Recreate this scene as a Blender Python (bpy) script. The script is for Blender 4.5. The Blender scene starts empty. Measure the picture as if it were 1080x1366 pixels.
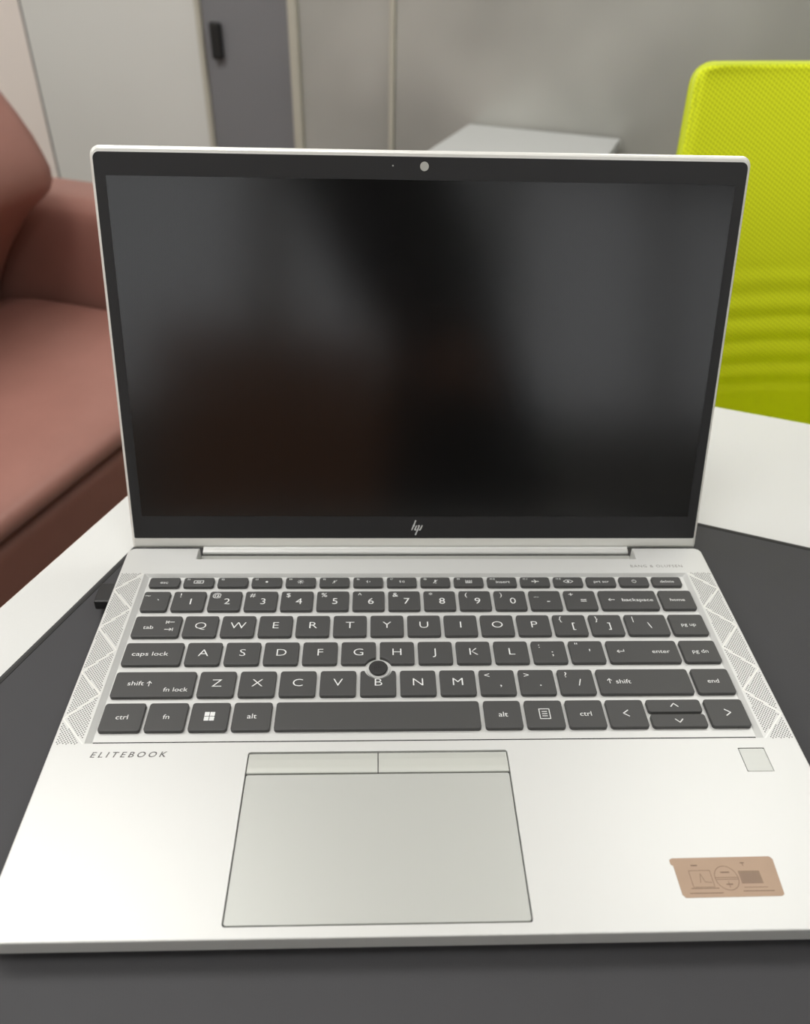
import bpy, bmesh, math, random
from mathutils import Vector, Matrix
random.seed(4)
C = bpy.context.scene.collection
sc = bpy.context.scene

# ---------------------------------------------------------------- camera, world, lights, exposure
H = 754.5                       # laptop deck above the floor, mm
ROT = math.radians(-22)         # the room, table and mat are turned against the laptop
cs, sn = math.cos(ROT), math.sin(ROT)
cam_d = bpy.data.cameras.new('camera'); cam = bpy.data.objects.new('camera', cam_d); C.objects.link(cam)
cam_d.sensor_fit = 'HORIZONTAL'; cam_d.sensor_width = 36.0; cam_d.lens = 1045 / 1080 * 36
PITCH, YAW, ROLL = 0.64802, 0.04367, 0.02774
CAMP = Vector((-22.797, -128.716, 284.291))
fw = Vector((math.sin(YAW) * math.cos(PITCH), math.cos(YAW) * math.cos(PITCH), -math.sin(PITCH)))
r0 = fw.cross(Vector((0, 0, 1))).normalized(); u0 = r0.cross(fw)
r1 = r0 * math.cos(ROLL) + u0 * math.sin(ROLL); u1 = u0 * math.cos(ROLL) - r0 * math.sin(ROLL)
M = Matrix((r1, u1, -fw)).transposed().to_4x4()
M.translation = (CAMP + Vector((0, 0, H))) / 1000
cam.matrix_world = M
cam_d.clip_start = 0.005; cam_d.clip_end = 30
cam_d.dof.use_dof = True; cam_d.dof.focus_distance = 0.37; cam_d.dof.aperture_fstop = 12.0
sc.camera = cam
sc.view_settings.view_transform = 'Standard'; sc.view_settings.look = 'None'
sc.view_settings.gamma = 1; sc.view_settings.use_curve_mapping = False
sc.view_settings.exposure = -0.27
w = bpy.data.worlds.new('world'); sc.world = w; w.use_nodes = True
w.node_tree.nodes['Background'].inputs[0].default_value = (0.97, 0.985, 1, 1)
w.node_tree.nodes['Background'].inputs[1].default_value = 1.9
PANEL = 15                     # radiance of the ceiling light panels

# ---------------------------------------------------------------- materials
def srgb(r, g, b):
    f = lambda c: (c / 255 / 12.92) if c / 255 <= 0.04045 else ((c / 255 + 0.055) / 1.055) ** 2.4
    return (f(r), f(g), f(b), 1)
def mat(name, col, rough=0.5, metal=0.0, spec=0.5, noise=None, bump=None, emit=None, sheen=0):
    m = bpy.data.materials.new(name); m.use_nodes = True
    nt = m.node_tree; b = nt.nodes['Principled BSDF']
    b.inputs['Base Color'].default_value = col; b.inputs['Roughness'].default_value = rough
    b.inputs['Metallic'].default_value = metal; b.inputs['Specular IOR Level'].default_value = spec
    if sheen: b.inputs['Sheen Weight'].default_value = sheen
    if emit:
        b.inputs['Emission Color'].default_value = col; b.inputs['Emission Strength'].default_value = emit
    tc = nt.nodes.new('ShaderNodeTexCoord')
    if noise:                       # (scale, amount, detail)
        n = nt.nodes.new('ShaderNodeTexNoise'); n.inputs['Scale'].default_value = noise[0]; n.inputs['Detail'].default_value = noise[2]
        nt.links.new(tc.outputs['Object'], n.inputs['Vector'])
        mx = nt.nodes.new('ShaderNodeMix'); mx.data_type = 'RGBA'
        a = noise[1]
        mx.inputs[6].default_value = (col[0] * (1 - a), col[1] * (1 - a), col[2] * (1 - a), 1)
        mx.inputs[7].default_value = (min(1, col[0] * (1 + a)), min(1, col[1] * (1 + a)), min(1, col[2] * (1 + a)), 1)
        nt.links.new(n.outputs[0], mx.inputs[0]); nt.links.new(mx.outputs[2], b.inputs['Base Color'])
    if bump:                        # (scale, strength, distance m)
        n = nt.nodes.new('ShaderNodeTexNoise'); n.inputs['Scale'].default_value = bump[0]; n.inputs['Detail'].default_value = 3
        nt.links.new(tc.outputs['Object'], n.inputs['Vector'])
        bp = nt.nodes.new('ShaderNodeBump'); bp.inputs['Strength'].default_value = bump[1]; bp.inputs['Distance'].default_value = bump[2]
        nt.links.new(n.outputs[0], bp.inputs['Height']); nt.links.new(bp.outputs[0], b.inputs['Normal'])
    return m
silver = mat('silver_aluminium', srgb(208, 209, 206), 0.42, 0.25, 0.5, bump=(9000, 0.06, 0.00002))
rim_m = mat('highlit_silver_rim', srgb(240, 240, 234), 0.35, 0.25)  # lighter than the deck silver, ceiling highlight on the rim put into the colour
recess_m = mat('recess_shade_grey', srgb(168, 169, 164), 0.6)  # greyer than the silver case, shade of the hinge recess put into the colour
rib_m = mat('grille_rib', srgb(228, 228, 222), 0.4, 0.3)  # whiter than the deck, highlight along the ribs put into the colour
pad_m = mat('touchpad_glass', srgb(186, 188, 183), 0.4, 0.3, 0.5)
btn_m = mat('touchpad_button_rubber', srgb(196, 198, 191), 0.42, 0.2, 0.5)
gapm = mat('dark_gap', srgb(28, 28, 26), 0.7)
key_m = mat('key_plastic', srgb(66, 66, 65), 0.5, 0, 0.45, bump=(6000, 0.1, 0.00002))
leg_m = mat('legend_print', srgb(222, 224, 222), 0.5)
word_m = mat('wordmark_print', srgb(70, 69, 66), 0.4)
word2_m = mat('pale_wordmark_print', srgb(120, 118, 112), 0.4)
hole_m = mat('perforation_dark', srgb(58, 58, 55), 0.8)
bezel_m = mat('bezel_plastic', srgb(36, 36, 37), 0.45, 0, 0.4)
disp_m = mat('display_matte_film', srgb(9, 9, 9), 0.17, 0, 0.6)
cam_m = mat('webcam_ring', srgb(196, 196, 190), 0.3, 0.2)
rub_m = mat('black_rubber', srgb(30, 30, 30), 0.7)
nub_m = mat('stick_rubber', srgb(44, 44, 43), 0.75)
stick_m = mat('bronze_sticker', srgb(158, 132, 108), 0.4, 0.1, noise=(120, 0.08, 2))
stpr_m = mat('sticker_print', srgb(104, 80, 60), 0.4, 0.1)
mat_m = mat('desk_mat_leather', srgb(58, 58, 60), 0.62, 0, 0.4, noise=(40, 0.06, 4), bump=(1500, 0.35, 0.00015))
matb_m = mat('desk_mat_edge', srgb(36, 36, 34), 0.7)
tab_m = mat('white_laminate', srgb(212, 213, 210), 0.5, 0, 0.35, noise=(900, 0.02, 2))
tabe_m = mat('table_edge_band', srgb(226, 212, 202), 0.5)
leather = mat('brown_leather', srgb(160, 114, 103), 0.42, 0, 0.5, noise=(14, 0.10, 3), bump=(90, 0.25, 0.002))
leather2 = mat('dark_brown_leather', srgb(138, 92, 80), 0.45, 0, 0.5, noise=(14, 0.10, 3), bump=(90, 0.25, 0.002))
white_w = mat('white_paint', srgb(250, 240, 232), 0.6)
white_d = mat('white_door_laminate', srgb(226, 226, 221), 0.45, noise=(3, 0.03, 1))
grey_d = mat('grey_door_laminate', srgb(128, 128, 131), 0.45, noise=(4, 0.05, 1))
beige = mat('beige_frame', srgb(192, 188, 174), 0.5)
frost = mat('frosted_grey_panel', srgb(186, 186, 180), 0.34, 0.2, 0.5, noise=(3.4, 0.32, 2))
blackp = mat('black_plastic', srgb(30, 30, 30), 0.45)
wall_m = mat('wall_paint', srgb(196, 194, 188), 0.7)
ceil_m = mat('ceiling_paint', srgb(232, 230, 224), 0.8)
floor_m = mat('floor_vinyl', srgb(120, 114, 106), 0.5, noise=(6, 0.1, 3))
lamp_m = mat('light_panel_diffuser', (1, 0.985, 0.965, 1), 0.5, emit=PANEL)
steel = mat('grey_steel', srgb(150, 150, 150), 0.35, 0.8)
greyt = mat('grey_tabletop', srgb(200, 202, 200), 0.45)
wood = mat('brown_wood', srgb(192, 134, 96), 0.5, noise=(5, 0.2, 3))
skin_m = mat('skin', srgb(190, 138, 112), 0.5)
cloth_m = mat('charcoal_cloth', srgb(46, 45, 45), 0.85)
trouser_m = mat('dark_trousers', srgb(38, 38, 42), 0.85)
hair_m = mat('black_hair', srgb(24, 20, 18), 0.6)
frame_m = mat('lime_frame', srgb(200, 214, 30), 0.5)
def mesh_mat():
    m = mat('lime_mesh_fabric', srgb(184, 200, 10), 0.7, 0, 0.25)
    nt = m.node_tree; b = nt.nodes['Principled BSDF']; tc = nt.nodes.new('ShaderNodeTexCoord')
    def wv(rot, sc_):
        mp = nt.nodes.new('ShaderNodeMapping'); mp.inputs['Rotation'].default_value = (0, math.radians(rot), 0)
        nt.links.new(tc.outputs['Object'], mp.inputs['Vector'])
        w_ = nt.nodes.new('ShaderNodeTexWave'); w_.bands_direction = 'X'; w_.inputs['Scale'].default_value = sc_
        nt.links.new(mp.outputs[0], w_.inputs['Vector']); return w_
    a, c = wv(58, 88), wv(-22, 88)
    mu = nt.nodes.new('ShaderNodeMath'); mu.operation = 'MULTIPLY'
    nt.links.new(a.outputs['Fac'], mu.inputs[0]); nt.links.new(c.outputs['Fac'], mu.inputs[1])
    mx = nt.nodes.new('ShaderNodeMix'); mx.data_type = 'RGBA'
    mx.inputs[6].default_value = srgb(232, 242, 34); mx.inputs[7].default_value = srgb(168, 180, 2)
    nt.links.new(mu.outputs[0], mx.inputs[0]); nt.links.new(mx.outputs[2], b.inputs['Base Color'])
    return m
lime = mesh_mat()

# ---------------------------------------------------------------- helpers (all sizes in mm)
def tag(o, label=None, cat=None, group=None, kind=None):
    if label: o['label'] = label
    if cat: o['category'] = cat
    if group: o['group'] = group
    if kind: o['kind'] = kind
    return o
def empty(name, loc=(0, 0, 0), rz=0, rx=0, parent=None):
    o = bpy.data.objects.new(name, None); C.objects.link(o); o.empty_display_size = 0.05
    o.location = Vector(loc) / 1000; o.rotation_euler = (rx, 0, rz)
    if parent: o.parent = parent
    return o
def link(name, bm, m, parent=None, smooth=False, loc=None):
    bmesh.ops.scale(bm, vec=(0.001,) * 3, verts=bm.verts)
    bmesh.ops.recalc_face_normals(bm, faces=bm.faces)
    me = bpy.data.meshes.new(name); bm.to_mesh(me); bm.free()
    if isinstance(m, (list, tuple)):
        for q in m: me.materials.append(q)
    else: me.materials.append(m)
    if smooth:
        for p in me.polygons: p.use_smooth = True
    o = bpy.data.objects.new(name, me); C.objects.link(o)
    if parent: o.parent = parent
    if loc: o.location = Vector(loc) / 1000
    return o
def room(u, v, z=0):                 # room coordinates -> scene, mm above the floor
    return (u * cs - v * sn, u * sn + v * cs, z)
def box(bm, x0, x1, y0, y1, z0, z1, bev=0, seg=2):
    r = bmesh.ops.create_cube(bm, size=1)
    for v in r['verts']:
        v.co = Vector(((x0 + x1) / 2 + v.co.x * (x1 - x0), (y0 + y1) / 2 + v.co.y * (y1 - y0), (z0 + z1) / 2 + v.co.z * (z1 - z0)))
    if bev:
        es = list({e for v in r['verts'] for e in v.link_edges})
        bmesh.ops.bevel(bm, geom=es, offset=bev, segments=seg, profile=0.5, affect='EDGES')
def bx(*a, **k):
    bm = bmesh.new(); box(bm, *a, **k); return bm
def rrect(x0, x1, y0, y1, r, n=5):
    rs = r if isinstance(r, (list, tuple)) else (r,) * 4          # bl, br, tr, tl
    out = []
    for (cx, cy, a0, q) in ((x0 + rs[0], y0 + rs[0], 180, rs[0]), (x1 - rs[1], y0 + rs[1], 270, rs[1]), (x1 - rs[2], y1 - rs[2], 0, rs[2]), (x0 + rs[3], y1 - rs[3], 90, rs[3])):
        for k in range(n + 1):
            a = math.radians(a0 + 90 * k / n); out.append((cx + q * math.cos(a), cy + q * math.sin(a)))
    return out
def offset(poly, d):                 # inward for CCW outlines
    n = len(poly); out = []
    for i in range(n):
        p0, p1, p2 = Vector(poly[i - 1]), Vector(poly[i]), Vector(poly[(i + 1) % n])
        a, b = (p1 - p0), (p2 - p1)
        if a.length < 1e-6: a = b
        if b.length < 1e-6: b = a
        a.normalize(); b.normalize()
        n1, n2 = Vector((-a.y, a.x)), Vector((-b.y, b.x)); m = n1 + n2
        if m.length < 1e-6: m = n1
        m.normalize(); k = max(0.5, m.dot(n1)); out.append(tuple(p1 + m * d / k))
    return out
def prism(bm, poly, levels):         # levels: (inset, z) from bottom to top
    rings = []
    for ins, z in levels:
        pl = offset(poly, ins) if ins else poly
        rings.append([bm.verts.new((x, y, z)) for x, y in pl])
    n = len(poly)
    bm.faces.new(rings[0][::-1]); bm.faces.new(rings[-1])
    for a, b in zip(rings, rings[1:]):
        for i in range(n): bm.faces.new((a[i], a[(i + 1) % n], b[(i + 1) % n], b[i]))
def pr(poly, levels):
    bm = bmesh.new(); prism(bm, poly, levels); return bm
def cyl(bm, p0, p1, r0_, r1_=None, n=16):
    p0, p1 = Vector(p0), Vector(p1); d = p1 - p0
    q = bmesh.ops.create_cone(bm, cap_ends=True, segments=n, radius1=r0_, radius2=r0_ if r1_ is None else r1_, depth=d.length)
    R = d.to_track_quat('Z', 'Y').to_matrix().to_4x4(); R.translation = (p0 + p1) / 2
    bmesh.ops.transform(bm, matrix=R, verts=q['verts'])
def cy(*a, **k):
    bm = bmesh.new(); cyl(bm, *a, **k); return bm
def stroke(bm, pts, wd, z=0.0, closed=False):
    pts = [Vector(p) for p in pts]
    if closed: pts = pts + [pts[0]]
    for a, b in zip(pts, pts[1:]):
        d = (b - a)
        if d.length < 1e-6: continue
        d.normalize(); nrm = Vector((-d.y, d.x)) * wd / 2; e = d * wd * 0.25
        bm.faces.new([bm.verts.new((*p, z)) for p in (a - e + nrm, a - e - nrm, b + e - nrm, b + e + nrm)])
def disc(bm, x, y, r, z=0, n=6, ry=None):
    bm.faces.new([bm.verts.new((x + r * math.cos(2 * math.pi * k / n), y + (ry or r) * math.sin(2 * math.pi * k / n), z)) for k in range(n)])
dg = None
def text_into(bm, s, size, x, y, z, sx=1.15, shear=0, space=1.0, thin=-0.0, align='CENTER'):
    cu = bpy.data.curves.new('txt', 'FONT'); cu.body = s; cu.size = size; cu.align_x = align; cu.align_y = 'CENTER' if False else 'TOP_BASELINE'
    cu.shear = shear; cu.space_character = space; cu.resolution_u = 3; cu.offset = thin
    o = bpy.data.objects.new('txt', cu); C.objects.link(o)
    bpy.context.view_layer.update()
    me = bpy.data.meshes.new_from_object(o.evaluated_get(bpy.context.evaluated_depsgraph_get()))
    n0 = len(bm.verts); bm.from_mesh(me); bm.verts.ensure_lookup_table()
    for v in bm.verts[n0:]: v.co = Vector((x + v.co.x * sx, y + v.co.y - size * 0.364, z))
    bpy.data.objects.remove(o); bpy.data.curves.remove(cu); bpy.data.meshes.remove(me)
def fit_x(bm, x0, x1, y0, y1):
    xs = [v.co.x for v in bm.verts]; ys = [v.co.y for v in bm.verts]
    for v in bm.verts:
        v.co.x = x0 + (v.co.x - min(xs)) * (x1 - x0) / (max(xs) - min(xs)); v.co.y = y0 + (v.co.y - min(ys)) * (y1 - y0) / (max(ys) - min(ys))
def cut(o, cutters):
    for c in cutters:
        md = o.modifiers.new('cut', 'BOOLEAN'); md.object = c; md.operation = 'DIFFERENCE'; md.solver = 'EXACT'
    bpy.context.view_layer.update()
    me = bpy.data.meshes.new_from_object(o.evaluated_get(bpy.context.evaluated_depsgraph_get()))
    o.modifiers.clear(); old = o.data; o.data = me; me.name = old.name
    for c in cutters: bpy.data.objects.remove(c)

# ---------------------------------------------------------------- room shell (room coordinates u, v; heights above floor)
RM = empty('room_axes', (0, 0, 0), ROT); 
U0, U1, V0, V1, HC = -2700, 3700, -2600, 1800, 2700
def setting(name, bm, m):
    bmesh.ops.transform(bm, matrix=Matrix.Rotation(ROT, 4, 'Z'), verts=bm.verts)
    return tag(link(name, bm, m), kind='structure')
bpy.data.objects.remove(RM)
setting('floor', bx(U0, U1, V0 - 60, V1 + 80, -60, 0), floor_m)
setting('ceiling', bx(U0 - 60, U1 + 60, V0 - 60, V1 + 80, HC, HC + 60), ceil_m)
setting('wall_left', bx(U0 - 60, U0, V0 - 60, V1 + 80, 0, HC), wall_m)
setting('wall_right', bx(U1, U1 + 60, V0 - 60, V1 + 80, 0, HC), wall_m)
wf = bmesh.new()
WX = [(-450, 500), (600, 1600), (1700, 2600), (2700, 3550)]; WZ = (1080, 2420)
box(wf, U0, U1, V0 - 60, V0, 0, WZ[0]); box(wf, U0, U1, V0 - 60, V0, WZ[1], HC)
for a, b in zip([U0] + [q[1] for q in WX], [q[0] for q in WX] + [U1]): box(wf, a, b, V0 - 60, V0, WZ[0], WZ[1])
setting('wall_front', wf, wall_m)
glass_m = mat('window_glass', (1, 1, 1, 1), 0.02)
glass_m.node_tree.nodes['Principled BSDF'].inputs['Transmission Weight'].default_value = 1
glass_m.node_tree.nodes['Principled BSDF'].inputs['IOR'].default_value = 1.02
for k, (a, b) in enumerate(WX):
    f = bmesh.new()
    for q in ((a, a + 40, WZ[0], WZ[1]), (b - 40, b, WZ[0], WZ[1]), (a + 40, b - 40, WZ[0], WZ[0] + 40), (a + 40, b - 40, WZ[1] - 40, WZ[1])): box(f, q[0], q[1], V0 - 50, V0 - 10, q[2], q[3])
    fr_ = setting('window_%d' % (k + 1), f, white_d)
    g_ = bx(a + 40, b - 40, V0 - 33, V0 - 28, WZ[0] + 40, WZ[1] - 40)
    bmesh.ops.transform(g_, matrix=Matrix.Rotation(ROT, 4, 'Z'), verts=g_.verts)
    link('pane', g_, glass_m, fr_)
wb = setting('wall_back', bx(U0, U1, V1 + 20, V1 + 80, 0, HC), white_w)
bd = setting('baseboard_back', bx(U0, -1780, V1 + 5, V1 + 20, 0, 90), white_d)
# white door, grey door, frosted panels along the back wall
d1 = setting('door_1', bx(-1756, -1226, V1 - 4, V1 + 20, 8, 2300, bev=2), white_d)
setting('trim_1', bx(-1766, -1757, V1 + 2, V1 + 20, 0, 2310), gapm)
setting('trim_2', bx(-1225, -1212, V1 - 12, V1 + 20, 0, 2310, bev=1.5), beige)
d2 = setting('door_2', bx(-1211, -976, V1 - 2, V1 + 20, 8, 2300, bev=2), grey_d)
hb = bx(-1186, -1158, V1 - 20, V1 - 2, H - 2, H + 76, bev=5)
bmesh.ops.transform(hb, matrix=Matrix.Rotation(ROT, 4, 'Z'), verts=hb.verts)
hd = link('door_handle', hb, blackp, d2); tag(hd, 'black recessed pull handle')
setting('trim_3', bx(-975, -952, V1 - 14, V1 + 20, 0, HC, bev=3), beige)
setting('trim_4', bx(-722, -710, V1 - 10, V1 + 20, 0, HC, bev=2), beige)
gp = setting('partition_panel', bx(-951, -723, V1, V1 + 20, 0, HC), frost)
gp2 = setting('partition_panel', bx(-709, U1, V1, V1 + 20, 0, HC), frost)
for k, (u, v) in enumerate(((-1100, 450), (550, 1350), (-1700, 100), (-400, -300), (-1900, -1200), (1300, -700))):
    t = empty('ceiling_light', room(u, v, HC), ROT)
    tag(t, 'square recessed ceiling light panel above the room', 'ceiling light', 'ceiling light panels')
    link('frame', bx(-310, 310, -310, 310, -14, -1, bev=2), steel, t)
    link('diffuser', bx(-290, 290, -290, 290, -18, -14.5), lamp_m, t)

# ---------------------------------------------------------------- table, desk mat
ZT = H - 15.5; ZM = H - 13.5
t = empty('office_table', room(-277, -335, 0), ROT)
tag(t, 'white office table under the laptop and the dark desk mat', 'table')
W_, D_ = 1500, 801
link('tabletop', bx(0, W_, 0, D_, ZT - 25, ZT, bev=1.2), tab_m, t)
e = bmesh.new(); box(e, -0.8, 0, 1, D_ - 1, ZT - 24, ZT - 1.2); box(e, 1, W_, D_, D_ + 0.8, ZT - 24, ZT - 1.2)
link('edge_band', e, tabe_m, t)
for x, y in ((60, 60), (W_ - 60, 60), (60, D_ - 60), (W_ - 60, D_ - 60)):
    link('leg', bx(x - 25, x + 25, y - 25, y + 25, 0, ZT - 26, bev=3), steel, t)
dm = empty('desk_mat', room(-240, 302, ZT), ROT)
tag(dm, 'dark grey leather desk mat lying under the laptop', 'desk mat')
link('mat_top', pr(rrect(0, 900, -440, 0, 3), [(0, 0.1), (0, 1.7), (0.3, 2.0)]), mat_m, dm)
e = bmesh.new()
for a in ((1.5, 3.2, -438, -1.5), (3.2, 898, -3.2, -1.5), (897, 898.5, -438, -1.5), (2, 898, -438.5, -437)):
    box(e, a[0], a[1], a[2], a[3], 2.0, 2.25)
link('stitched_edge', e, matb_m, dm)
link('mat_underside', pr(rrect(-0.8, 900.8, -440.8, 0.8, 3.5), [(0, 0), (0, 1.2)]), matb_m, dm)

# ---------------------------------------------------------------- laptop
lap = empty('laptop', (0, 0, H))
tag(lap, 'open silver laptop with a switched-off black screen, on the dark desk mat', 'laptop')
WL, DL = 161.75, 212.4
notch = rrect(-WL, WL, 0, DL, (6, 6, 4, 4), 6)
i = max(range(len(notch)), key=lambda k: (notch[k][1], notch[k][0]))
# rear edge runs right -> left; put the hinge recess into it
pl = []
for k, p_ in enumerate(notch):
    pl.append(p_)
    if k == 6 * 2 + 1 + 7 - 0 and False: pass
rear = [p_ for p_ in notch]
idx = 3 * 7 - 1                       # last vertex of the rear right corner
poly = notch[:idx + 1] + [(122.6, DL), (122.6, 203.4), (-122.6, 203.4), (-122.6, DL)] + notch[idx + 1:]
base = link('base', pr(poly, [(0.3, -7.6), (0, -7.3), (0, -0.55), (0.18, -0.15), (0.55, 0)]), silver, lap)
def cutter(bm): return link('cutter', bm, silver, lap)
def frustum(x0, x1, y0, y1, ins, z0, z1, rad=0.6):
    a = [(x0 + ins[0], y0 + ins[2], z0), (x1 - ins[1], y0 + ins[2], z0), (x1 - ins[1], y1 - ins[3], z0), (x0 + ins[0], y1 - ins[3], z0)]
    k = z1 / -z0
    bm = bmesh.new()
    lo = [bm.verts.new(p) for p in a]
    hi = [bm.verts.new((px - (px - qx) * (1 + k) , py - (py - qy) * (1 + k), z1)) for (px, py, _), (qx, qy) in zip(a, ((x0, y0), (x1, y0), (x1, y1), (x0, y1)))]
    bm.faces.new(lo[::-1]); bm.faces.new(hi)
    for q in range(4): bm.faces.new((lo[q], lo[(q + 1) % 4], hi[(q + 1) % 4], hi[q]))
    return bm
cut(base, [cutter(frustum(-148.2, 147.4, 82.0, 191.2, (2.6, 2.2, 0.05, 1.2), -1.9, 1)),
           cutter(pr(rrect(-77.7, 33.0, 4.2, 77.0, 1.3), [(0, -1.2), (0, 1)])),
           cutter(bx(133.7, 145.3, 65.0, 76.9, -0.5, 1))])
link('bottom_cover', pr(rrect(-WL, WL, 0, DL, (6, 6, 4, 4)), [(9, -12), (4, -10.8), (0.5, -8.4), (0.35, -7.65)]), silver, lap)
link('hinge_recess', bx(-122.5, 122.5, 203.5, 213.6, -7.6, -6.6), recess_m, lap)  # added floor plate, its grey stands for the shade in the recess
for x in (-125, 125):
    for y in (28, 186):
        link('rubber_foot', pr(rrect(x - 18, x + 18, y - 4, y + 4, 3.9), [(0, -13.4), (0, -12)]), rub_m, lap)
link('touchpad', pr(rrect(-77.15, 32.45, 4.75, 65.9, 1.0), [(0, -1.2), (0, -0.3), (0.15, -0.12)]), pad_m, lap)
for a, b in ((-77.15, -22.7), (-22.3, 32.45)):
    bm = bmesh.new()          # buttons: cushioned towards the touchpad
    prof = [(66.5, -1.2), (66.5, -0.1), (66.9, 0.18), (69, 0.22), (73, 0.0), (76.3, -0.5), (76.6, -1.2)]
    ra = [bm.verts.new((a, y, z)) for y, z in prof]; rb = [bm.verts.new((b, y, z)) for y, z in prof]
    bm.faces.new(ra); bm.faces.new(rb[::-1])
    for k in range(len(prof)): k2 = (k + 1) % len(prof); bm.faces.new((ra[k], rb[k], rb[k2], ra[k2]))
    link('touchpad_button', bm, btn_m, lap)
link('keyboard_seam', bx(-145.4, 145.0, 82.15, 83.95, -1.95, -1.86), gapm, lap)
link('touchpad_gap', bx(-77.6, 32.9, 4.3, 76.9, -1.19, -1.1), gapm, lap)
link('fingerprint_sensor', pr(rrect(134.0, 145.0, 65.3, 76.6, 0.5), [(0, -0.5), (0, -0.2), (0.1, -0.1)]), pad_m, lap)
fo = bmesh.new()
for a in ((133.75, 134.0, 65.05, 76.85), (133.75, 145.25, 76.6, 76.85)): box(fo, *a, -0.45, -0.12)
link('sensor_gap', fo, gapm, lap)

# speaker grilles with zigzag ribs
def grille(x0, x1, mirror):
    y0, y1 = 81.5, 191.6
    sg = link('speaker_grille', pr([(x0, y0), (x1, y0), (x1, y1), (x0, y1)], [(0, -0.2), (0, 0.015)]), silver, lap)
    inner, outer = (x0, x1) if mirror else (x1, x0)
    ys = [190.8, 178.2, 164.2, 150.6, 136, 122, 109, 95.2, 82]
    zz = [((inner if k % 2 == 0 else outer), y) for k, y in enumerate(ys)]
    bm = bmesh.new(); ca, sa = math.cos(math.radians(38)), math.sin(math.radians(38))
    cnt = 0
    for i_ in range(-130, 130):
        for j_ in range(-130, 130):
            px = i_ * 0.95; py = j_ * 1.12
            x = px * ca - py * sa; y = px * sa + py * ca
            if mirror: x = -x
            x += (x0 + x1) / 2; y += (y0 + y1) / 2
            if not (x0 + 0.5 < x < x1 - 0.4 and y0 + 0.2 < y < y1 - 0.3): continue
            ok = True
            for (ax, ay), (bx_, by_) in zip(zz, zz[1:]):
                if not (min(ay, by_) - 1 < y < max(ay, by_) + 1): continue
                L = math.hypot(bx_ - ax, by_ - ay)
                if abs((x - ax) * (by_ - ay) - (y - ay) * (bx_ - ax)) / L < 0.72: ok = False; break
            if ok: disc(bm, x, y, 0.33, 0.03); cnt += 1
    tag(link('perforations', bm, hole_m, sg), kind='stuff')
    rb = bmesh.new()
    stroke(rb, zz, 0.5, 0.06)
    link('zigzag_rib', rb, rib_m, sg)
grille(-161.0, -148.9, False); grille(148.1, 160.6, True)

# keys ------------------------------------------------------------
NUB = (-22.4, 123.8)
def key_outline(x0, x1, y0, y1, nubcut=False):
    p_ = rrect(x0, x1, y0, y1, 1.3, 4)
    if not nubcut: return p_
    dense = []
    for a, b in zip(p_, p_[1:] + p_[:1]):
        L = math.hypot(b[0] - a[0], b[1] - a[1]); n = max(1, int(L / 0.5))
        dense += [(a[0] + (b[0] - a[0]) * q / n, a[1] + (b[1] - a[1]) * q / n) for q in range(n)]
    out = []
    for x, y in dense:
        d = math.hypot(x - NUB[0], y - NUB[1])
        if d < 6.7: x, y = NUB[0] + (x - NUB[0]) * 6.7 / d, NUB[1] + (y - NUB[1]) * 6.7 / d
        out.append((x, y))
    return out
ZK = 0.0
def make_key(x0, x1, y0, y1, label, draw, nubcut=False):
    cx, cy_ = (x0 + x1) / 2, (y0 + y1) / 2
    pl_ = [(x - cx, y - cy_) for x, y in key_outline(x0, x1, y0, y1, nubcut)]
    k = link('key', pr(pl_, [(0, -1.85), (0, -0.25), (0.1, -0.08), (0.3, ZK)]), key_m, lap, loc=(cx, cy_, 0))
    k['label'] = label
    if draw:
        bm = bmesh.new(); draw(bm, (x1 - x0), (y1 - y0))
        if len(bm.faces): link('legend', bm, leg_m, k)
        else: bm.free()
    return k
ZL = 0.03
def T(s, size, dx=0, dy=0, **kw): return lambda bm, w_, h: text_into(bm, s, size, dx, dy, ZL, **kw)
def multi(*fs):
    def f(bm, w_, h):
        for g in fs: g(bm, w_, h)
    return f
def S(*strokes, wd=0.35):
    def f(bm, w_, h):
        for pts in strokes: stroke(bm, pts, wd, ZL)
    return f
LET = 6.3
def letter(ch): return T(ch, LET, 0, 0.5, thin=-0.011 * LET, sx=1.24)
def num(n, s): return multi(T(n, 6.2, 1.2, -0.4, thin=-0.006 * 6), T(s, 4.2, -4.6, 4.2))
def sym(lo, up): return multi(T(lo, 5.6, 1.4, -0.4), T(up, 4.4, -4.6, 4.2))
SM = 3.4
Y = {'F': (180.9, 187.9), 'N': (163.0, 177.0), 'Q': (144.7, 158.8), 'A': (126.4, 140.5), 'Z': (107.2, 122.0), 'S': (88.4, 103.6)}
def row(r, items):
    for x0, x1, lab, dr, *cut_ in items: make_key(x0, x1, *Y[r], lab, dr, bool(cut_))
ar_l = S([(1.5, 0), (-1.6, 0)], [(-0.6, 0.9), (-1.6, 0), (-0.6, -0.9)])
def shift_arrow(dx): return S([(dx, -1.2), (dx, 1.6)], [(dx - 1, 0.5), (dx, 1.6), (dx + 1, 0.5)])
def spk(bm, x): disc(bm, x, 0, 0.5, ZL, 3); stroke(bm, [(x - 0.6, 0.35), (x - 0.1, 0.35)], 0.3, ZL); stroke(bm, [(x, 0.9), (x, -0.9)], 0.35, ZL)
ft = lambda n: T('f' + str(n), 1.9, -5.4, 2.0)
def fk(n, g): return multi(ft(n), g)
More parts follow.
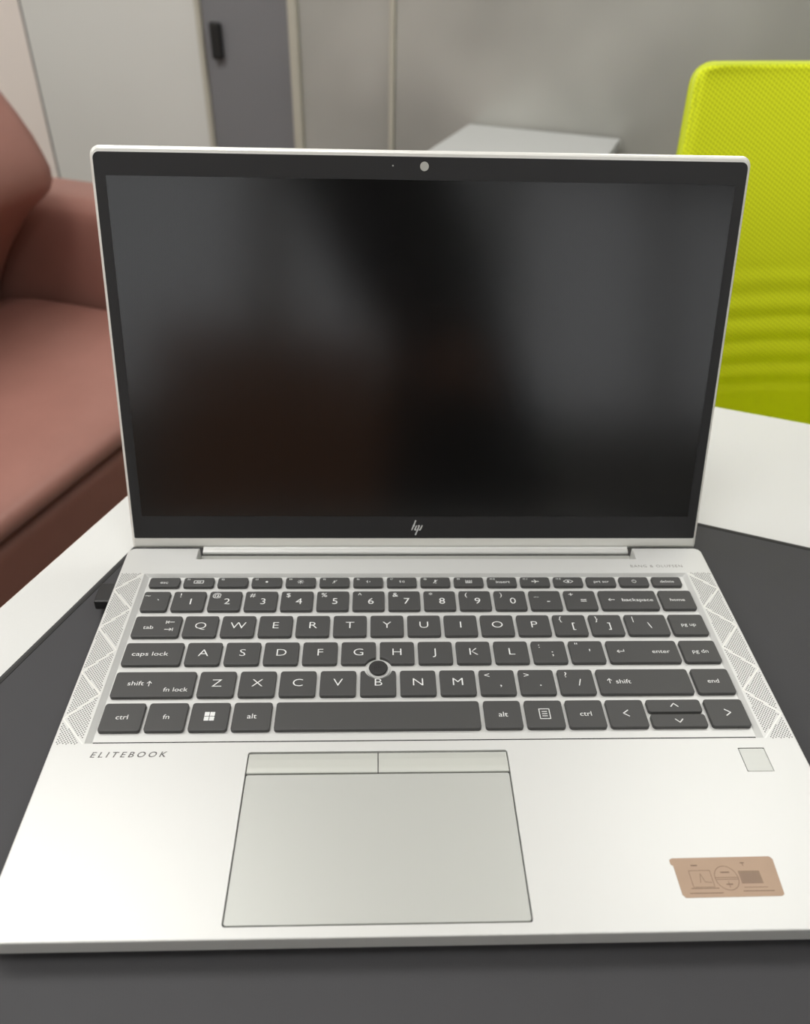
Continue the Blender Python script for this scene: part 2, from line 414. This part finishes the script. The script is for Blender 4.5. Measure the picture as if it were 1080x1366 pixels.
F = [
 ('escape key', T('esc', 2.9, 0, -0.2)),
 ('function key with a privacy camera icon', fk(1, lambda bm, w_, h: (stroke(bm, [(-2.4, -1), (2.4, -1), (2.4, 1), (-2.4, 1)], 0.35, ZL, True), stroke(bm, [(-1, -0.4), (1, -0.4), (1, 0.4), (-1, 0.4)], 0.3, ZL, True)))),
 ('function key with a faint corner mark only', ft(2)),
 ('function key with a small dot sun icon', fk(3, lambda bm, w_, h: disc(bm, 0, 0, 0.7, ZL, 10))),
 ('function key with a rayed sun icon', fk(4, lambda bm, w_, h: [disc(bm, 0, 0, 0.6, ZL, 10)] + [stroke(bm, [(0.95 * math.cos(a), 0.95 * math.sin(a)), (1.6 * math.cos(a), 1.6 * math.sin(a))], 0.28, ZL) for a in [q * math.pi / 4 for q in range(8)]])),
 ('function key with a mute icon', fk(5, lambda bm, w_, h: (spk(bm, 0), stroke(bm, [(-1, -1.2), (1.2, 1.2)], 0.3, ZL)))),
 ('function key with a lower volume icon', fk(6, lambda bm, w_, h: (spk(bm, -0.4), stroke(bm, [(0.8, 0.5), (1.0, 0), (0.8, -0.5)], 0.28, ZL)))),
 ('function key with a higher volume icon', fk(7, lambda bm, w_, h: (spk(bm, -0.8), stroke(bm, [(0.3, 0.5), (0.5, 0), (0.3, -0.5)], 0.28, ZL), stroke(bm, [(1.0, 0.9), (1.4, 0), (1.0, -0.9)], 0.28, ZL)))),
 ('function key with a muted microphone icon', fk(8, lambda bm, w_, h: (stroke(bm, [(0, 1.1), (0, -0.3)], 0.8, ZL), stroke(bm, [(-1.2, -1.2), (1.2, 1.2)], 0.28, ZL), stroke(bm, [(-0.6, -1.2), (0.6, -1.2)], 0.28, ZL)))),
 ('function key with a keyboard light icon', fk(9, lambda bm, w_, h: [stroke(bm, [(-1.6, y_), (1.6, y_)], 0.3, ZL) for y_ in (-1.1, -0.4, 0.3)] + [stroke(bm, [(x_, -1.1), (x_, 1.1)], 0.25, ZL) for x_ in (-1.6, -0.5, 0.5, 1.6)])),
 ('insert key of the function row', multi(T('f10', 1.9, -5, 2.0), T('insert', 2.9, 0.4, -0.2))),
 ('function key with an aeroplane icon', multi(T('f11', 1.9, -5, 2.0), lambda bm, w_, h: (stroke(bm, [(-1.8, 0), (1.8, 0)], 0.5, ZL), stroke(bm, [(-0.4, 1.3), (0.6, 0), (-0.4, -1.3)], 0.4, ZL), stroke(bm, [(-1.6, 0.5), (-1.6, -0.5)], 0.3, ZL)))),
 ('function key with an eye shaped icon', multi(T('f12', 1.9, -5, 2.0), lambda bm, w_, h: (stroke(bm, [(-2.6, 0), (-1, 1.1), (1, 1.1), (2.6, 0), (1, -1.1), (-1, -1.1)], 0.32, ZL, True), disc(bm, 0, 0, 0.7, ZL, 10)))),
 ('print screen key', T('prt scr', 2.7, 0, -0.1)),
 ('power key with a round icon', lambda bm, w_, h: (stroke(bm, [(1.1 * math.cos(a), 1.1 * math.sin(a)) for a in [math.radians(q) for q in range(-240, 61, 30)]], 0.3, ZL), stroke(bm, [(0, 0.3), (0, 1.3)], 0.3, ZL))),
 ('delete key', T('delete', 2.7, 0, -0.1)),
]
row('F', [(-144 + 18.03 * k, -128.05 + 18.03 * k, 'dark grey ' + l, d) for k, (l, d) in enumerate(F)])
N = [('1', '!'), ('2', '@'), ('3', '#'), ('4', '$'), ('5', '%'), ('6', '^'), ('7', '&'), ('8', '*'), ('9', '('), ('0', ')')]
row('N', [(-144.5, -131.0, 'dark grey key with a tilde and backtick', sym('`', '~'))] +
    [(-129 + 18.63 * k, -112.35 + 18.63 * k, 'dark grey key numbered ' + a, num(a, b)) for k, (a, b) in enumerate(N)] +
    [(57.3, 73.95, 'dark grey hyphen key', sym('-', '_')), (75.95, 92.6, 'dark grey equals key', sym('=', '+')),
     (94.6, 125.1, 'wide dark grey backspace key', multi(S([(-7.6, 0), (-10.8, 0)], [(-9.8, 0.9), (-10.8, 0), (-9.8, -0.9)]), T('backspace', 3.2, 4.6, 0, sx=1.3))),
     (127.0, 144.6, 'dark grey home key', T('home', SM - .3, 0, 0))])
def tabs(bm, w_, h):
    text_into(bm, 'tab', SM, -4.0, -0.6, ZL, 1.2)
    stroke(bm, [(4.6, 2.8), (8.2, 2.8)], 0.35, ZL); stroke(bm, [(5.6, 3.6), (4.7, 2.8), (5.6, 2.0)], 0.35, ZL); stroke(bm, [(4.2, 3.8), (4.2, 1.8)], 0.35, ZL)
    stroke(bm, [(4.2, -2.2), (7.6, -2.2)], 0.35, ZL); stroke(bm, [(6.6, -1.4), (7.6, -2.2), (6.6, -3)], 0.35, ZL); stroke(bm, [(8.2, -1.2), (8.2, -3.2)], 0.35, ZL)
row('Q', [(-144.5, -121.3, 'wide dark grey tab key', tabs)] +
    [(-119.6 + 18.64 * k, -102.9 + 18.64 * k, 'dark grey key lettered ' + a, letter(a)) for k, a in enumerate('QWERTYUIOP')] +
    [(66.8, 83.5, 'dark grey opening bracket key', sym('[', '{')), (85.44, 102.1, 'dark grey closing bracket key', sym(']', '}')),
     (104.0, 125.2, 'dark grey backslash key', multi(T('\\', 5.6, 1.2, -0.4), T('|', 4.4, -6.6, 4.2))),
     (127.0, 144.8, 'dark grey page up key', T('pg up', SM - .3, 0, 0))])
row('A', [(-144.5, -116.8, 'wide dark grey caps lock key', T('caps lock', SM + .2, -1.4, 0, sx=1.3))] +
    [(-114.9 + 18.64 * k, -98.2 + 18.64 * k, 'dark grey key lettered ' + a, letter(a), *([1] if a in 'GH' else [])) for k, a in enumerate('ASDFGHJKL')] +
    [(52.9, 69.6, 'dark grey semicolon key', sym(';', ':')), (71.5, 88.2, 'dark grey apostrophe key', sym("'", '"')),
     (90.2, 125.2, 'wide dark grey enter key', multi(S([(-9.6, 0), (-13, 0)], [(-12, 0.9), (-13, 0), (-12, -0.9)], [(-9.6, 0), (-9.6, 1.2)]), T('enter', SM, 8.6, 0, sx=1.2))),
     (127.0, 144.9, 'dark grey page down key', T('pg dn', SM - .1, 0, 0))])
row('Z', [(-144.5, -107.4, 'wide dark grey left shift key', multi(T('shift', SM + .2, -8.4, 0.6, sx=1.25), shift_arrow(-2.2), T('fn lock', SM, 10.5, -3.2, sx=1.2)))] +
    [(-105.5 + 18.66 * k, -88.8 + 18.66 * k, 'dark grey key lettered ' + a, letter(a), *([1] if a == 'B' else [])) for k, a in enumerate('ZXCVBNM')] +
    [(25.1, 41.8, 'dark grey comma key', sym(',', '<')), (43.8, 60.5, 'dark grey full stop key', sym('.', '>')),
     (62.5, 79.2, 'dark grey slash key', sym('/', '?')),
     (81.1, 125.2, 'wide dark grey right shift key', multi(shift_arrow(-16.6), T('shift', SM + .2, -10.2, 0, sx=1.2))),
     (127.0, 144.9, 'dark grey end key', T('end', SM, 0, 0))])
def win(bm, w_, h):
    for a in (-1, 1):
        for b in (-1, 1):
            x, y = a * 1.2, b * 1.25
            bm.faces.new([bm.verts.new((x + p * 1.05, y + q * 1.1, ZL)) for p, q in ((-1, -1), (1, -1), (1, 1), (-1, 1))])
def menu(bm, w_, h):
    stroke(bm, [(-2.3, -2.7), (2.3, -2.7), (2.3, 2.7), (-2.3, 2.7)], 0.4, ZL, True)
    for y in (-1.2, 0, 1.2): stroke(bm, [(-1.1, y), (1.1, y)], 0.4, ZL)
row('S', [(-144.7, -126.6, 'dark grey left control key', T('ctrl', SM + .2, 0, 0)), (-124.9, -107.6, 'dark grey function modifier key', T('fn', SM + .2, 0, 0)),
          (-105.8, -88.9, 'dark grey key with a four-pane window icon', win), (-87.1, -70.1, 'dark grey left alt key', T('alt', SM + .4, 0, 0)),
          (-68.3, 23.3, 'long blank dark grey space bar', None), (25.3, 42.1, 'dark grey right alt key', T('alt', SM + .4, 0, 0)),
          (44.0, 61.1, 'dark grey menu key with a list icon', menu), (62.8, 79.7, 'dark grey right control key', T('ctrl', SM + .2, 0, 0)),
          (81.4, 98.6, 'dark grey left arrow key', S([(0.8, 1.7), (-1.6, 0), (0.8, -1.7)], wd=0.5)),
          (127.2, 144.9, 'dark grey right arrow key', S([(-0.8, 1.7), (1.6, 0), (-0.8, -1.7)], wd=0.5))])
make_key(100.3, 125.3, 96.6, 103.6, 'dark grey half height up arrow key', S([(-1.7, -0.6), (0, 1.2), (1.7, -0.6)], wd=0.5))
make_key(100.3, 125.3, 88.4, 95.4, 'dark grey half height down arrow key', S([(-1.7, 0.6), (0, -1.2), (1.7, 0.6)], wd=0.5))
# pointing stick
ns = empty('pointing_stick', (NUB[0], NUB[1], 0), parent=lap)
bm = bmesh.new(); bmesh.ops.create_cone(bm, cap_ends=True, segments=28, radius1=5.6, radius2=5.4, depth=0.5)
link('collar', bm, silver, ns, loc=(0, 0, -1.3))
bm = bmesh.new()
prof = [(3.9, -1.6), (4.3, -0.7), (4.5, -0.1), (4.3, 0.2), (3.6, 0.35), (1.8, 0.2), (0.05, 0.15)]
rings = [[bm.verts.new((r * math.cos(2 * math.pi * k / 28), r * math.sin(2 * math.pi * k / 28), z)) for k in range(28)] for r, z in prof]
for a, b in zip(rings, rings[1:]):
    for k in range(28): bm.faces.new((a[k], a[(k + 1) % 28], b[(k + 1) % 28], b[k]))
bm.faces.new(rings[0][::-1]); bm.faces.new(rings[-1])
link('stick_cap', bm, nub_m, ns, smooth=True)
bm = bmesh.new()
for a in range(-4, 5):
    for b in range(-4, 5):
        if math.hypot(a, b) * 0.85 < 3.5: bmesh.ops.create_icosphere(bm, subdivisions=1, radius=0.27, matrix=Matrix.Translation((a * 0.85, b * 0.85, 0.22)))
tag(link('grip_dots', bm, nub_m, ns), kind='stuff')

# words on the deck
bm = bmesh.new(); text_into(bm, 'ELITEBOOK', 3.7, -127.8, 76.7, 0.02, sx=1.12, shear=0.25, space=1.5, thin=0.03); fit_x(bm, -143.8, -111.8, 74.9, 77.7)
tag(link('wordmark', bm, word_m, lap), 'small grey italic ELITEBOOK lettering')
bm = bmesh.new(); text_into(bm, 'BANG & OLUFSEN', 2.7, 132.2, 196.8, 0.02, sx=1.12, space=1.2); fit_x(bm, 117.7, 146.8, 195.9, 197.9)
tag(link('wordmark', bm, word2_m, lap), 'tiny pale BANG & OLUFSEN lettering')
# sticker
sp = [(90.6, 12.0), (126.6, 12.2), (127.6, 12.9), (128.6, 26.4), (127.6, 27.5), (89.6, 27.2), (88.6, 26.6), (88.5, 24.9), (89.4, 24.2), (89.5, 13.2)]
st = tag(link('sticker', pr(sp, [(0, 0.005), (0, 0.10), (0.05, 0.12)]), stick_m, lap), 'translucent bronze warranty sticker with rounded corners')
bm = bmesh.new(); z = 0.14
stroke(bm, [(108.2 + 4.4 * math.cos(a), 19.2 + 4.6 * math.sin(a)) for a in [2 * math.pi * k / 28 for k in range(28)]], 0.22, z, True)
stroke(bm, [(93.6, 15.4), (104, 15.4)], 0.3, z); stroke(bm, [(94.6, 15.9), (94.6, 22.2), (102.6, 22.2), (102.6, 15.9)], 0.2, z, True)
stroke(bm, [(104, 19.4), (112.4, 19.4)], 0.22, z); stroke(bm, [(104, 18.7), (112.4, 18.7)], 0.22, z)
stroke(bm, [(92.6, 13.6), (105, 13.6)], 0.3, z); stroke(bm, [(112.8, 14.2), (124.4, 14.2)], 0.3, z); stroke(bm, [(113.6, 15.6), (122.4, 15.6)], 0.2, z)
for y in [17.2 + 0.45 * k for k in range(11)]: stroke(bm, [(113.4, y), (121.4, y)], 0.3, z)
stroke(bm, [(96.2, 24.2), (98.4, 24.2)], 0.5, z); stroke(bm, [(115.4, 25.0), (116.8, 25.0)], 0.4, z); stroke(bm, [(116.1, 25.2), (116.1, 23.8)], 0.25, z)
stroke(bm, [(98.6, 21), (97.8, 17.6)], 0.2, z); stroke(bm, [(98.6, 21), (99.6, 17.8), (102, 17.6)], 0.2, z)
stroke(bm, [(106.6, 21.4), (109.8, 21.4)], 0.5, z); stroke(bm, [(107.4, 16.8), (109.6, 16.8)], 0.45, z); stroke(bm, [(108.4, 18), (108.4, 15.6)], 0.2, z)
link('sticker_print', bm, stpr_m, st)

# lid ------------------------------------------------------------
TH = 0.30506
lid = empty('lid', (0, 219.63, 1.55), rx=math.pi / 2 - TH, parent=lap)
# local: x across, y up the screen, z towards the camera
lb = link('shell', pr(rrect(-161.8, 161.8, -6.2, 202.6, (1, 1, 5, 5), 7), [(2.2, -4.6), (0.6, -3.9), (0, -2.6), (0.0, -1.1), (0.6, -0.4), (1.5, 0)]), rim_m, lid)
bz = link('bezel', pr(rrect(-160.2, 160.2, 0, 199.7, (0.8, 0.8, 3.2, 3.2), 6), [(0, -0.1), (0, 0.12), (0.15, 0.22)]), bezel_m, lid)
cut(bz, [link('cutter', pr(rrect(-154.9, 155.1, 13.2, 189.2, 0.5), [(0, 0.0), (0, 1)]), bezel_m, lid)])
link('display', bx(-154.85, 155.05, 13.25, 189.15, 0.005, 0.06), disp_m, lid)
wc = cy((-0.2, 195.4, 0.2), (-0.2, 195.4, 0.34), 2.15, n=24)
tag(link('webcam', wc, cam_m, lid), 'pale grey webcam window')
link('webcam_rim', cy((-0.2, 195.4, 0.2), (-0.2, 195.4, 0.27), 2.7, n=24), gapm, lid)
link('camera_light', cy((-15.6, 195.5, 0.2), (-15.6, 195.5, 0.26), 0.4, n=10), cam_m, lid)
lg = bmesh.new()
def LP(x, y): return (-3.9 + (x - 430) * 0.0474, 11.0 - (y - 125) * 0.0509)
for s_ in ([(487, 128), (442, 240)], [(455, 192), (474, 192)], [(499, 190), (476, 240)], [(476, 240), (496, 240)], [(531, 190), (486, 300)], [(531, 190), (520, 190)], [(565, 188), (541, 240)], [(541, 240), (528, 240)]):
    stroke(lg, [LP(*q) for q in s_], 0.62, 0.25)
tag(link('logo', lg, leg_m, lid), 'small silver four-stroke hp logo')
# hinge barrel below the lid, sitting in the recess
bm = bmesh.new()
prof = [(219.2, -2.9), (217.3, -4.3), (216.0, -4.5), (214.9, -4.9), (214.4, -5.6), (214.6, -6.9), (219, -7.2), (222, -6), (222.5, -3.5)]
ra = [bm.verts.new((-121.9, y, z)) for y, z in prof]; rb = [bm.verts.new((121.9, y, z)) for y, z in prof]
bm.faces.new(ra); bm.faces.new(rb[::-1])
for k in range(len(prof)): k2 = (k + 1) % len(prof); bm.faces.new((ra[k], rb[k], rb[k2], ra[k2]))
link('hinge', bm, silver, lap)

# plug in the left rear port
pg = empty('usb_plug', (-161.9, 181, H - 6.3))
tag(pg, 'small black plug pushed into the left side of the silver laptop', 'plug')
link('plug_body', bx(-9.5, -0.6, -7.5, 7, -3.4, 2.6, bev=0.8), blackp, pg)
link('plug_contact', bx(-0.6, 1.5, -6, 6, -2.0, 2.0), steel, pg)

# ---------------------------------------------------------------- brown sofa on the left (room coordinates)
sf = empty('sofa', room(0, 0, 0), ROT)
tag(sf, 'brown leather sofa with a rounded back and padded arm, left of the table', 'sofa')
def sub(o, n=2):
    md = o.modifiers.new('subdivision', 'SUBSURF'); md.levels = n; md.render_levels = n
    for p in o.data.polygons: p.use_smooth = True
    return o
def extr(profile, v0, v1, ends=40, seg=8):
    """profile (u,z) loft along v with rounded ends"""
    cu_, cz_ = sum(p[0] for p in profile) / len(profile), sum(p[1] for p in profile) / len(profile)
    bm = bmesh.new(); rings = []
    st_ = [(v0, 0.90), (v0 + ends * .3, 0.97), (v0 + ends, 1.0)] + [(v0 + ends + (v1 - v0 - 2 * ends) * k / seg, 1.0) for k in range(1, seg)] + [(v1 - ends, 1.0), (v1 - ends * .3, 0.97), (v1, 0.90)]
    for v, s_ in st_:
        rings.append([bm.verts.new((cu_ + (u - cu_) * s_, v, cz_ + (z - cz_) * s_)) for u, z in profile])
    n = len(profile)
    for a, b in zip(rings, rings[1:]):
        for k in range(n): bm.faces.new((a[k], a[(k + 1) % n], b[(k + 1) % n], b[k]))
    bm.faces.new(rings[0][::-1]); bm.faces.new(rings[-1])
    return bm
zz = lambda l: [(u, z + H) for u, z in l]
seat = zz([(-1290, -338), (-1290, -400), (-790, -402), (-756, -398), (-738, -386), (-728, -368), (-736, -350), (-765, -339), (-900, -333), (-1100, -334)])
sub(link('seat_cushion', extr(seat, -700, 1034, ends=6), leather, sf), 1)
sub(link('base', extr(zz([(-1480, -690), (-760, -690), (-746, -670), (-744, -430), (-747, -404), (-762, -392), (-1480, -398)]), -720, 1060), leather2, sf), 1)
back = zz([(-1290, -470), (-1266, -350), (-1228, -290), (-1160, -205), (-1092, -140), (-1040, -110), (-1030, -74), (-1058, -14), (-1100, 46), (-1170, 108), (-1340, 130), (-1440, 90), (-1490, -60), (-1500, -470)])
sub(link('backrest', extr(back, -720, 1030, ends=60), leather, sf), 1)
arm = bmesh.new(); box(arm, -1470, -735, 1046, 1230, H - 690, H - 146, bev=44, seg=4)
for v_ in arm.verts:
    if v_.co.y < 1100 and v_.co.z > H - 400: v_.co.y += (v_.co.z - H + 400) * 0.10
a_ = link('armrest', arm, leather, sf); sub(a_, 1)
arm = bmesh.new(); box(arm, -1470, -735, -900, -722, H - 690, H - 104, bev=38, seg=4)
sub(link('armrest', arm, leather, sf), 1)
for u, v in ((-1430, -860), (-790, -860), (-1430, 1190), (-790, 1190)):
    link('foot', cy((u, v, 0), (u, v, 66), 20, 26), blackp, sf)

# ---------------------------------------------------------------- small grey side table by the partition
s2 = empty('side_table', room(-520, 1400, 0), ROT)
tag(s2, 'small pale grey side table in front of the frosted grey partition', 'table')
zt = H - 90
link('tabletop', bx(0, 345, 0, 386, zt - 22, zt, bev=2), greyt, s2)
for x, y in ((30, 30), (315, 30), (30, 356), (315, 356)):
    link('leg', bx(x - 14, x + 14, y - 14, y + 14, 0, zt - 23), steel, s2)

# ---------------------------------------------------------------- lime mesh office chair
ch = empty('office_chair', (500, 690, 0), 0)
tag(ch, 'lime green mesh-back office chair behind the white table', 'chair')
def chair_surface(hw, z0, z1, nx, nz, inset=0.0):
    bm = bmesh.new(); g = []
    for j in range(nz + 1):
        t_ = j / nz; z = z0 + (z1 - z0) * t_
        r = []
        for i_ in range(nx + 1):
            s_ = -1 + 2 * i_ / nx
            wz = hw * (1 + 0.2 * (1 - t_))
            # rounded upper and lower corners
            c = 14
            dz = min(z1 - z, z - z0)
            if dz < c: wz -= c - math.sqrt(max(0, c * c - (c - dz) ** 2))
            x = s_ * wz
            y = -26 * s_ * s_ + 62 * math.sin(math.pi * t_) * -1 + 30
            zz_ = z - H
            if -150 < zz_ < 20:       # loose folds in the lower half
                k = min(1, (20 - zz_) / 60) * min(1, (zz_ + 150) / 30)
                y += 2.1 * k * math.sin((zz_ + 5 * s_ * 3 + 22 * s_ * s_) / 27 * 2 * math.pi) * (1 - s_ ** 6)
            r.append(bm.verts.new((x, y, z)))
        g.append(r)
    for a, b in zip(g, g[1:]):
        for i_ in range(nx): bm.faces.new((a[i_], a[i_ + 1], b[i_ + 1], b[i_]))
    return bm, g
bm, g = chair_surface(228, H - 300, H + 182, 40, 110)
bk = link('mesh_back', bm, lime, ch, smooth=True)
so = bk.modifiers.new('thickness', 'SOLIDIFY'); so.thickness = 0.004
# frame following the rim
def tube(bm, pts, r, n=10, closed=True):
    pts = [Vector(p) for p in pts]; rings = []
    for i_, p in enumerate(pts):
        d = (pts[(i_ + 1) % len(pts)] - pts[i_ - 1]).normalized() if closed or 0 < i_ < len(pts) - 1 else ((pts[1] - pts[0]) if i_ == 0 else (pts[-1] - pts[-2])).normalized()
        a = d.orthogonal().normalized() if not rings else (rings[-1][1] - d * rings[-1][1].dot(d)).normalized()
        b = d.cross(a); rings.append(([bm.verts.new(p + (a * math.cos(2 * math.pi * k / n) + b * math.sin(2 * math.pi * k / n)) * r) for k in range(n)], a))
    R = [q[0] for q in rings]
    if closed: R.append(R[0])
    for a, b in zip(R, R[1:]):
        for k in range(n): bm.faces.new((a[k], a[(k + 1) % n], b[(k + 1) % n], b[k]))
    if not closed: bm.faces.new(R[0][::-1]); bm.faces.new(R[-1])
def rim_pt(x, z):
    z0, z1 = H - 300, H + 182; t_ = (z - z0) / (z1 - z0); s_ = x / 228; x = x * (1 + 0.2 * (1 - t_))
    return (x, -26 * s_ * s_ - 62 * math.sin(math.pi * t_) + 32, z)
RIM = []
rr_ = rrect(-225, 225, H - 297, H + 179, 14, 6)
for a, b in zip(rr_, rr_[1:] + rr_[:1]):
    n = max(1, int(math.hypot(b[0] - a[0], b[1] - a[1]) / 15))
    RIM += [rim_pt(a[0] + (b[0] - a[0]) * q / n, a[1] + (b[1] - a[1]) * q / n) for q in range(n)]
fr = bmesh.new()
tube(fr, RIM, 6)
link('back_frame', fr, frame_m, ch, smooth=True)
bm = bmesh.new(); box(bm, -235, 235, -470, 0, H - 330, H - 265, bev=25, seg=3); sub(link('seat', bm, lime, ch), 1)
link('back_support', bx(-30, 30, 46, 62, H - 360, H - 60, bev=5), blackp, ch)
link('seat_plate', bx(-110, 110, -350, 60, H - 362, H - 331, bev=4), blackp, ch)
link('gas_lift', cy((0, -210, 110), (0, -210, H - 362), 25, n=20), blackp, ch)
for k in range(5):
    a = math.radians(72 * k + 20); ex, ey = 290 * math.cos(a), -210 + 290 * math.sin(a)
    L_ = link('base_spoke', cy((0, -210, 115), (ex, ey, 75), 24, 15, n=10), blackp, ch)
    cb = cy((ex - 18 * math.sin(a), ey + 18 * math.cos(a), 29), (ex + 18 * math.sin(a), ey - 18 * math.cos(a), 29), 29, n=18)
    cyl(cb, (ex, ey, 50), (ex, ey, 76), 9, n=8)
    link('caster', cb, blackp, ch)

# ---------------------------------------------------------------- behind the viewpoint: what the dark screen mirrors
cb = empty('reflection_cabinet', room(480, V0 + 250, 0), ROT)  # unseen cabinet, added for the warm brown patch mirrored in the screen
tag(cb, 'unseen brown wooden cabinet added for the warm reflection in the screen', 'cabinet')
link('body', bx(-420, 420, -220, 210, 0, 1330, bev=4), wood, cb)
for x in (-210, 210):
    d_ = link('door', bx(x - 202, x + 202, 211, 229, 20, 1310, bev=3), wood, cb)
    link('handle', cy((x * 0.12, 236, 700), (x * 0.12, 236, 820), 6, n=10), steel, d_)

def skin_obj(name, pts, edges, m, parent, lev=2):
    """pts: list of (x,y,z,r) mm; edges index pairs; first vertex is the root"""
    me = bpy.data.meshes.new(name); me.from_pydata([(p[0] / 1000, p[1] / 1000, p[2] / 1000) for p in pts], edges, [])
    o = bpy.data.objects.new(name, me); C.objects.link(o); o.parent = parent
    sk = o.modifiers.new('skin', 'SKIN'); sk.use_smooth_shade = True
    for k, p in enumerate(pts):
        sv = me.skin_vertices[0].data[k]; r = p[3]
        sv.radius = (r[0] / 1000, r[1] / 1000) if isinstance(r, tuple) else (r / 1000, r / 1000)
        sv.use_root = (k == 0)
    ss = o.modifiers.new('subdivision', 'SUBSURF'); ss.levels = lev; ss.render_levels = lev
    me.materials.append(m); return o
pe = empty('person', (60, -610, 0))
tag(pe, 'person in charcoal clothes standing at the near side of the table with folded hands', 'person')
B = [(60, 0, 930, (112, 92)), (35, 0, 1080, (100, 82)), (-50, 0, 1230, (100, 84)), (-120, 0, 1370, (86, 74)), (-160, 8, 1450, 46), (-168, 14, 1500, 44),   # spine, neck
     (-32, 0, 1370, 44), (75, -15, 1120, 38), (75, 105, 985, 27),
     (-208, 0, 1355, 44), (-105, -10, 1110, 40), (5, 105, 975, 27),
     (125, 5, 840, 82), (140, 15, 480, 58), (150, -10, 110, 42), (-5, 5, 840, 82), (-15, 15, 480, 58), (-20, -10, 110, 42)]
E_ = [(0, 1), (1, 2), (2, 3), (3, 4), (4, 5), (3, 6), (6, 7), (7, 8), (3, 9), (9, 10), (10, 11), (0, 12), (12, 13), (13, 14), (0, 15), (15, 16), (16, 17)]
skin_obj('body', B, E_, cloth_m, pe)
bm = bmesh.new(); bmesh.ops.create_uvsphere(bm, u_segments=24, v_segments=16, radius=1)
for v in bm.verts:
    x, y, z = v.co
    v.co = Vector((x * 74, y * 90, z * 114))
    if abs(x) < 0.2 and 0.9 < y and abs(z) < 0.35: v.co.y += 16
link('head', bm, skin_m, pe, smooth=True, loc=(-172, 24, 1592))
bm = bmesh.new(); bmesh.ops.create_uvsphere(bm, u_segments=24, v_segments=16, radius=1)
bmesh.ops.delete(bm, geom=[v for v in bm.verts if v.co.z < -0.1 or (v.co.y > 0.55 and v.co.z < 0.45)], context='VERTS')
for v in bm.verts: v.co = Vector((v.co.x * 82, v.co.y * 98, v.co.z * 124))
link('hair', bm, hair_m, pe, smooth=True, loc=(-172, 18, 1595))
for x in (-26, 26):
    link('eye', cy((x - 172, 100, 1600), (x - 172, 107, 1599), 9, n=12), hair_m, pe)
    link('ear', cy((x * 2.7 - 172, 14, 1590), (x * 3.1 - 172, 10, 1592), 22, 18, n=14), skin_m, pe)
for sx_, wx, wz_ in ((-1, 75, 985), (1, 5, 975)):       # each hand: palm, four fingers, thumb, folded in front of the belly
    skin_obj('hand', [(wx, 106, wz_ - 6, 22), (wx + sx_ * 26, 118, wz_ - 20, (14, 32)), (wx + sx_ * 50, 122, wz_ - 28, (11, 30))], [(0, 1), (1, 2)], skin_m, pe, 1)
    for k in range(4):
        L1 = (24, 28, 26, 20)[k]; z0_ = wz_ - 4 - k * 16
        skin_obj('finger', [(wx + sx_ * 48, 122, z0_, 8.5), (wx + sx_ * (52 + L1), 124, z0_ - 6, 8), (wx + sx_ * (58 + L1 * 1.5), 112, z0_ - 10, 7.5), (wx + sx_ * (52 + L1 * 1.5), 100, z0_ - 12, 7)], [(0, 1), (1, 2), (2, 3)], skin_m, pe, 1)
    skin_obj('thumb', [(wx + sx_ * 10, 118, wz_ + 8, 11), (wx + sx_ * 30, 130, wz_ + 20, 9.5), (wx + sx_ * 52, 134, wz_ + 22, 8)], [(0, 1), (1, 2)], skin_m, pe, 1)
for x in (150, -20):
    sh = bmesh.new(); box(sh, x - 45, x + 45, -70, 190, 0, 85, bev=30, seg=4)
    link('shoe', sh, blackp, pe, smooth=True)
